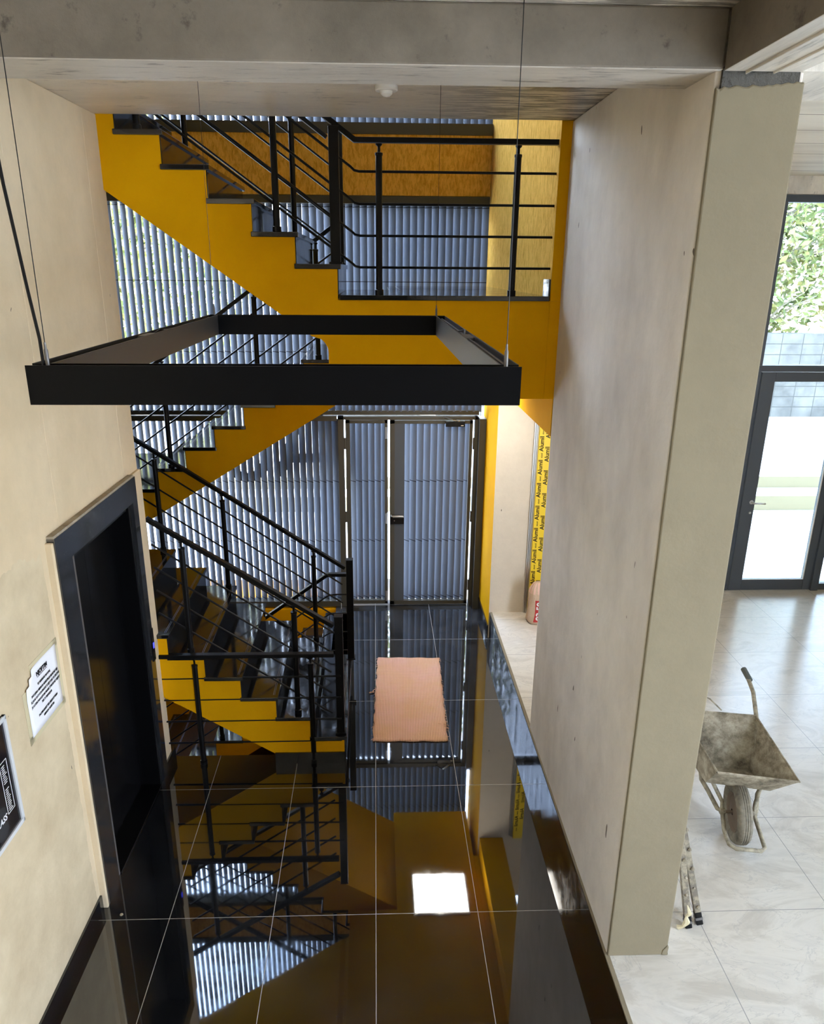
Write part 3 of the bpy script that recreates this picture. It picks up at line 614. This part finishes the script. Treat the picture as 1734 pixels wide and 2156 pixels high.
# ------------------------------------------------------------------ door mat
A, B_, Cc, D = Vector((-.037, 5.355, 0)), Vector((.564, 5.34, 0)), Vector((.606, 6.757, 0)), Vector((.010, 6.780, 0))
t = thing('door_mat', 'salmon pink woven rag mat lying on the black floor', 'mat', (.28, 6.05, 0))
nx, ny = 24, 50; vs = []; fs = []
for j in range(ny+1):
    for i in range(nx+1):
        p = (A*(1-i/nx)+B_*(i/nx))*(1-j/ny)+(D*(1-i/nx)+Cc*(i/nx))*(j/ny)
        p = p+Vector((.005*math.sin(j*.9)*(1 if i in (0, nx) else 0), .004*math.sin(i*.8+1)*(1 if j in (0, ny) else 0), 0))
        vs.append((p.x, p.y, .010+.0025*math.sin(p.x*13+1)*math.sin(p.y*7)))
for j in range(ny):
    for i in range(nx): a = j*(nx+1)+i; fs.append((a, a+1, a+nx+2, a+nx+1))
m_ = MB().add(vs, fs).build('woven_body', M_mat, t, smooth=True); s_ = m_.modifiers.new('thickness', 'SOLIDIFY'); s_.thickness = .008; s_.offset = -1
fr = MB()
for side in (0, 1):
    for k in range(70):
        q = random.random(); e = (A*(1-q)+D*q) if side == 0 else (B_*(1-q)+Cc*q); d = -1 if side == 0 else 1
        L = random.uniform(.004, .016); e.z = .006
        fr.tube([e-Vector((d*.004, 0, 0)), e+Vector((d*L*.6, random.uniform(-.006, .006), .002)), e+Vector((d*L, random.uniform(-.012, .012), -.003))], .0012, 4)
e = (A*.42+D*.58); e.z = .007; fr.tube([e, e+Vector((-.022, -.03, .004)), e+Vector((-.03, -.062, .002)), e+Vector((-.052, -.075, .001))], .0028, 6)
fr.tube([e+Vector((-.015, -.055, 0)), e+Vector((-.045, -.066, .004)), e+Vector((-.06, -.072, .001))], .006, 6)
e = (B_*.84+Cc*.16); e.z = .010; fr.tube([e+Vector((-.07, .025, .004)), e+Vector((-.02, .004, .006)), e+Vector((.022, -.006, .002))], .0022, 5)
fr.tube([e+Vector((-.012, -.02, .003)), e+Vector((.008, -.045, .006)), e+Vector((.018, -.05, 0))], .004, 5)
fr.build('frayed_threads', M_mat, t, smooth=True)

# ------------------------------------------------------------------ taped aluminium frame and sack by the pilaster
t = thing('aluminium_frame', 'aluminium shopfront post wrapped in yellow printed film beside the beige wall', 'window frame', (1.55, 7.16, ZW))
pr = MB()
for xa, xb, yy in ((1.490, 1.502, 7.195), (1.504, 1.514, 7.185), (1.516, 1.530, 7.178)): pr.box(xa, xb, yy, 7.212, ZW, 2.50)
pr.build('ribbed_profile', M_chr, t)
MB().box(1.530, 1.640, 7.150, 7.212, ZW, 2.50).build('wrapped_post', M_film, t, bevel=.002)
for k in range(9):
    text_mesh('Alumil', .056, M_ink, t, 'lettering', (1.556, 7.1494, .46+.225*k), (0, 0, 1), (-1, 0, 0), .0003, 'CENTER', .0012)
    text_mesh('Alumil', .056, M_ink, t, 'lettering', (1.612, 7.1494, .36+.225*k), (0, 0, 1), (-1, 0, 0), .0003, 'CENTER', .0012)
    text_mesh('alumil', .020, M_ink, t, 'lettering', (1.562, 7.1494, .573+.225*k), (0, 0, 1), (-1, 0, 0), .0003, 'CENTER', .0004)
t = thing('cement_sack', 'crumpled kraft sack with red print standing behind the right wall end', 'sack', (1.60, 6.97, ZW))
bm = []; fs = []; n = 28; prof = [(0, .55), (.006, .80), (.03, .98), (.10, 1.02), (.18, 1.0), (.26, .95), (.32, .86), (.37, .70), (.405, .50), (.425, .30), (.43, .0)]
for h_, s_ in prof:
    for k in range(n):
        a = 2*PI*k/n; c, q = math.cos(a), math.sin(a)
        ex = .125*s_*abs(c)**.7*(1 if c > 0 else -1); ey = .085*s_*abs(q)**.7*(1 if q > 0 else -1)
        wob = 1+.05*math.sin(5*a+h_*20)+.04*math.sin(9*a-h_*33)*(h_/.4)
        bm.append((1.595+ex*wob+.02*math.sin(h_*9), 6.975+ey*wob, ZW+h_))
m_idx = []
for i in range(len(prof)-1):
    for k in range(n): fs.append((i*n+k, i*n+(k+1) % n, (i+1)*n+(k+1) % n, (i+1)*n+k))
mb = MB().add(bm, fs)
for i in range(len(fs)):
    row, k = divmod(i, n); mb.mi[i] = 1 if row in (6, 7, 8) and (k % 5) in (0, 1, 3) else 0
    if row in (2, 3, 4) and 19 <= k <= 22: mb.mi[i] = 2
mb.build('bag', [M_sack, M_pink, M_red], t, smooth=True)
text_mesh('93 50', .085, M_wink, t, 'lettering', (1.588, 6.886, ZW+.15), (0, 0, 1), (-1, 0, 0), .002, 'CENTER', .002)

# ------------------------------------------------------------------ wheelbarrow
t = thing('wheelbarrow', 'mortar-crusted steel wheelbarrow on the white tiled floor, wheel towards the camera', 'wheelbarrow', (2.19, 3.84, ZW))
wc = Vector((2.185, 3.835, ZW+.192)); ax = Vector((.985, -.16, .06)).normalized()
def ringed(prof, n=36):
    u = ax.orthogonal().normalized(); w = ax.cross(u); vs = []; fs = []; m = len(prof)
    for k in range(n):
        a = 2*PI*k/n; d = u*math.cos(a)+w*math.sin(a)
        for r, h_ in prof: vs.append(wc+d*r+ax*h_)
    for k in range(n):
        for i in range(m): fs.append((k*m+i, ((k+1) % n)*m+i, ((k+1) % n)*m+(i+1) % m, k*m+(i+1) % m))
    return MB().add(vs, fs)
wh = ringed([(.118, -.030), (.150, -.044), (.175, -.040), (.186, -.028), (.190, -.012), (.1875, -.008), (.191, -.002), (.1875, .004), (.191, .010), (.187, .016), (.189, .024), (.178, .038), (.152, .044), (.118, .030)]).build('wheel', M_rub, t, smooth=True)
ringed([(.020, -.034), (.06, -.024), (.105, -.020), (.120, -.033), (.120, .033), (.105, .020), (.06, .024), (.020, .034)]).build('rim', M_rust, wh, smooth=True)
MB().tube([wc-ax*.105, wc+ax*.105], .009, 10).build('axle', M_rust, wh, smooth=True)
# tray: rim corners (fl, fr, br, bl) and floor corners
rim = [Vector((1.985, 3.775, ZW+.525)), Vector((2.425, 3.680, ZW+.520)), Vector((2.395, 4.200, ZW+.635)), Vector((1.935, 4.290, ZW+.635))]
bot = [Vector((1.990, 3.900, ZW+.365)), Vector((2.345, 3.815, ZW+.360)), Vector((2.330, 4.060, ZW+.330)), Vector((2.010, 4.120, ZW+.330))]
vs = []; fs = []
K = 6
def patch(a, b_, c, d, amp):
    o = len(vs)
    for i in range(K+1):
        for j in range(K+1):
            p = (a*(1-i/K)+b_*(i/K))*(1-j/K)+(d*(1-i/K)+c*(i/K))*(j/K)
            e = 0 if i in (0, K) or j in (0, K) else amp
            vs.append(p+Vector((random.uniform(-e, e), random.uniform(-e, e), random.uniform(-e, e))))
    for i in range(K):
        for j in range(K): q = o+i*(K+1)+j; fs.append((q, q+K+1, q+K+2, q+1))
for i in range(4): patch(bot[i], bot[(i+1) % 4], rim[(i+1) % 4], rim[i], .003)
patch(bot[3], bot[2], bot[1], bot[0], .004)
tr = MB().add(vs, fs); bmx = tr.build('tray', M_tray, t, smooth=True)
bm2 = bmesh.new(); bm2.from_mesh(bmx.data); bmesh.ops.remove_doubles(bm2, verts=bm2.verts, dist=.0005); bmesh.ops.recalc_face_normals(bm2, faces=bm2.faces); bm2.to_mesh(bmx.data); bm2.free(); bmx.data.set_sharp_from_angle(angle=math.radians(30))
s_ = bmx.modifiers.new('thickness', 'SOLIDIFY'); s_.thickness = .005; s_.offset = 0
MB().tube(rim+[rim[0]], .007, 8, cap=False).build('rim_bead', M_tray, bmx, smooth=True)
fw = Vector((-.16, -.985, 0)).normalized(); lt = Vector((.985, -.16, 0)).normalized()
for s_, hend in ((1, Vector((2.515, 4.62, ZW+.70))), (-1, Vector((2.00, 4.70, ZW+.70)))):
    br = wc+lt*(s_*.092)
    mid = Vector((2.19, 4.02, 0))+lt*(s_*.165)
    sgn = MB().tube([hend, hend+Vector((-.02*s_ if s_ > 0 else .0, -.16, -.045)), (rim[2] if s_ > 0 else rim[3])+Vector((0, -.03, -.035)), mid+Vector((0, .02, ZW+.34)), mid+Vector((lt.x*.02*s_, -.05, ZW+.315)), br+lt*(s_*.055)+Vector((0, .10, .07)), br+lt*(s_*.02)+Vector((0, .015, 0)), br+Vector((0, 0, 0))], .0135, 10).build('frame_tube', M_tube, t, smooth=True)
    g = MB().tube([hend+(hend-(hend+Vector((0, -.16, -.045)))).normalized()*.05, hend-(hend-(hend+Vector((0, -.16, -.045)))).normalized()*.06], .019, 12).build('grip', M_grip, t, smooth=True)
    fb_ = bot[1] if s_ > 0 else bot[0]
    MB().tube([br+Vector((0, 0, -.004)), br+lt*(s_*.004)+Vector((0, .01, .06)), fb_.lerp(bot[0] if s_ > 0 else bot[1], .12)+Vector((0, .02, .0))], .012, 10).build('tray_support', M_tube, t, smooth=True)
    MB().lathe(br, [(0, -.014), (.020, -.014), (.020, .014), (0, .014)], 12, 'x').build('axle_bracket', M_tube, t)
    lg = mid+Vector((lt.x*.03*s_, .20, ZW+.34)); ft = Vector((lg.x+.04*s_, lg.y+.10, ZW+.012))
    MB().tube([lg, ft+Vector((0, -.02, .05)), ft, ft+Vector((0, .07, 0))], .011, 8).build('leg', M_tube, t, smooth=True)
nb_ = [wc+lt*(-.092)+Vector((0, 0, -.002)), wc+lt*(-.095)+fw*.10+Vector((0, 0, -.065)), wc+lt*(-.088)+fw*.195+Vector((0, 0, -.085)), wc+lt*(-.055)+fw*.225+Vector((0, 0, -.088)), wc+lt*(.085)+fw*.225+Vector((0, 0, -.090)), wc+lt*(.112)+fw*.200+Vector((0, 0, -.088)), wc+lt*(.105)+fw*.10+Vector((0, 0, -.05)), wc+lt*(.092)]
MB().tube(nb_, .0125, 10).build('nose_guard', M_tube, t, smooth=True)
MB().tube([rim[3]+Vector((.09, .01, .0)), rim[3]+Vector((.12, .06, .045)), rim[3]+Vector((.17, .07, .06)), rim[3]+Vector((.22, .055, .04)), rim[3]+Vector((.27, -.02, 0))], .0045, 6).build('wire_loop', M_tube, t, smooth=True)
# ------------------------------------------------------------------ profiles leaning on the pillar
def stick(label, base, top, w, d):
    t_ = thing('metal_profile', label, 'metal profile', base)
    b_, tp_ = Vector(base), Vector(top); dr = (tp_-b_).normalized()
    MB().bar(b_+dr*.075, tp_, w, d, up=(0, 1, 0)).build('shaft', M_stick, t_, bevel=.003)
    e = MB().bar(b_+dr*.004, b_+dr*.080, w*1.12, d*1.12, up=(0, 1, 0)).build('end_cap', M_blk, t_, bevel=.006); MB().bar(b_+dr*.034, b_+dr*.048, w*1.16, d*1.16, up=(0, 1, 0)).build('grey_band', M_gun, e)
    cl = MB()
    for k in range(9):
        q = b_.lerp(tp_, .1+.1*k)+Vector((random.uniform(-.4, .5)*w, -d*.52, 0)); r_ = random.uniform(.006, .014)
        cl.lathe(q, [(0, -r_*.6), (r_*.7, -r_*.3), (r_, 0), (r_*.6, r_*.9), (0, r_*1.2)], 7)
    cl.build('mortar_lumps', M_tray, t_, smooth=True)
stick('mortar-splashed metal profile with black foot, the outer one leaning on the pillar', (1.712, 3.175, ZW), (1.492, 3.42, 1.34), .034, .030)
stick('mortar-splashed metal profile with torn wrapping, the inner one against the pillar', (1.644, 3.155, ZW), (1.486, 3.30, 1.30), .034, .030)
tag(MB().tube([(1.585, 3.15, ZW+.012), (1.604, 3.135, ZW+.03), (1.618, 3.126, ZW+.07), (1.612, 3.130, ZW+.10), (1.622, 3.120, ZW+.13), (1.610, 3.135, ZW+.17)], [.014, .008, .017, .007, .012, .003], 5).build('torn_wrapping', M_tapep, smooth=True), 'crumpled torn plastic wrapping at the foot of the leaning profiles', 'wrapping')

# ------------------------------------------------------------------ glazing of the white room
t = thing('glazing', 'anthracite glazed front of the white room with tall panes', 'window', (4.3, 7.74, ZW)); t['kind'] = 'structure'
Yg = 7.735
fr = MB().box(3.77, 5.6, Yg, Yg+.09, 2.632, 2.692).box(3.77, 5.6, Yg, Yg+.09, 4.172, 4.236).box(3.770, 3.828, Yg+.002, Yg+.088, ZW, 2.632).box(3.770, 3.828, Yg+.002, Yg+.088, 2.692, 4.172).box(4.742, 4.822, Yg-.03, Yg+.088, ZW, 2.631).box(4.822, 5.6, Yg, Yg+.09, ZW, ZW+.07).box(5.54, 5.6, .8, .86, ZW, ZC)
fr.build('frame', M_anth, t, bevel=.003)
for a in ((4.82, 5.6, ZW+.06, 2.64), (3.83, 5.6, 2.69, 4.18)): MB().box(a[0], a[1], Yg+.04, Yg+.046, a[2], a[3]).build('pane', M_glass, t)
t = thing('glass_door', 'anthracite framed glass door with lever handle leading outside', 'door', (4.28, 7.74, ZW))
MB().box(3.834, 3.975, Yg-.008, Yg+.055, ZW+.006, 2.626).box(4.655, 4.738, Yg-.008, Yg+.055, ZW+.006, 2.626).box(3.975, 4.655, Yg-.007, Yg+.054, 2.535, 2.626).box(3.975, 4.655, Yg-.007, Yg+.054, ZW+.006, ZW+.125).build('leaf_frame', M_anth, t, bevel=.004)
MB().box(3.97, 4.66, Yg+.02, Yg+.026, ZW+.12, 2.54).build('pane', M_glass, t)
MB().box(3.965, 4.665, Yg-.003, Yg+.012, ZW+.118, ZW+.130).box(4.645, 4.660, Yg-.003, Yg+.012, ZW+.12, 2.54).build('glazing_bead', M_wht, t)
h_ = MB().tube([(3.935, Yg-.005, 1.29), (3.935, Yg-.05, 1.29), (3.945, Yg-.056, 1.288), (4.065, Yg-.056, 1.284)], .009, 10).lathe((3.935, Yg-.008, 1.29), [(0, -.008), (.022, -.008), (.022, 0)], 16, 'y').build('lever_handle', M_chr, t, smooth=True)
MB().lathe((3.935, Yg-.008, 1.175), [(0, -.012), (.012, -.012), (.014, 0)], 14, 'y').build('lock_cylinder', M_chr, t, smooth=True)

# ------------------------------------------------------------------ outside
GZ = .20
b = MB()
for a in ((-60, 60, 8.35, 11.0), (5.8, 60, -60, 8.35), (-60, 5.8, -60, -4.2), (-60, -4.2, -4.2, 8.35)): b.box(a[0], a[1], a[2], a[3], GZ-.4, GZ if a[2] != 8.35 or True else GZ)
struct(b.build('ground', M_gnd), 'sunlit pale concrete yard', 'ground')
t = thing('yard_steps', 'two tan stone steps across the sunlit yard', 'steps', (8, 11, GZ))
MB().box(-30, 40, 11.0, 11.45, GZ, GZ+.22).build('step', M_step, t); MB().box(-30, 40, 11.45, 30, GZ, GZ+.40).build('step', M_step, t)
MB().box(-30, 40, 11.02, 11.45, GZ+.22, GZ+.226).box(-30, 40, 11.47, 30, GZ+.40, GZ+.406).build('paving', M_gnd, t)
tag(MB().box(-30, 40, 16.6, 16.9, .6065, 2.35).build('block_wall', M_blockw), 'grey concrete block boundary wall beyond the yard', 'wall')
def tree(label, x, y, z0, r, h, n):
    t_ = thing('leafy_tree', label, 'tree', (x, y, .61), 'trees beyond the yard wall')
    tk = MB().tube([(x, y, .612), (x+.1, y, z0), (x-.1, y+.1, z0+h*.4), (x, y, z0+h*.8)], [.16, .13, .09, .03], 8)
    for k in range(26):
        a = random.uniform(0, 2*PI); q = Vector((x, y, z0+h*random.uniform(-.1, .7))); e = q+Vector((math.cos(a)*r*.8, math.sin(a)*r*.6, random.uniform(.1, 1)))
        mid = q.lerp(e, .5)+Vector((random.uniform(-.2, .2), random.uniform(-.2, .2), .2)); tk.tube([q, mid, e], [.035, .022, .008], 5)
    tk.build('trunk', M_bark, t_, smooth=True)
    vs = []; fs = []
    for k in range(n):
        u = random.uniform(-1, 1); a = random.uniform(0, 2*PI); rr = random.random()**.4
        c = Vector((x+r*rr*math.sqrt(1-u*u)*math.cos(a), y+r*.75*rr*math.sqrt(1-u*u)*math.sin(a), z0+h*.5+h*.55*rr*u))
        d1 = Vector((random.uniform(-1, 1), random.uniform(-1, 1), random.uniform(-1, 1))).normalized(); d2 = d1.orthogonal().normalized(); L = random.uniform(.07, .15)
        o = len(vs); vs += [c-d1*L, c+d2*L*.45, c+d1*L, c-d2*L*.45]; fs.append((o, o+1, o+2, o+3))
    MB().add(vs, fs).build('foliage', M_leaf, t_)
for lab, x, y, z0, r, h, n in (('leafy tree behind the block wall, seen through the glazing at right', 8.6, 18.0, 2.2, 2.6, 4.6, 6500),
    ('leafy tree farthest right beyond the yard', 14.6, 19.0, 2.0, 2.8, 5.0, 2500),
    ('yellowish tree glimpsed between the louvres at upper left', -4.2, 14.2, 1.9, 2.5, 4.4, 5000),
    ('tree glimpsed between the louvres behind the stairs', 1.0, 15.2, 2.0, 2.2, 4.2, 3500), ('tree beyond the yard to the far left', -9.8, 15.0, 1.8, 2.6, 4.4, 3000)):
    tree(lab, x, y, z0, r, h, n)
# small debris
tag(MB().lathe((-1.50, 3.62, 0), [(0, .006), (.008, .005), (.011, .0), (0, 0)], 6).build('plaster_chip', M_tray), 'small pale plaster chip on the black floor near the lift', 'debris')

# ------------------------------------------------------------------ clean helper properties
for o in S.objects:
    if '_w' in o.keys(): del o['_w']
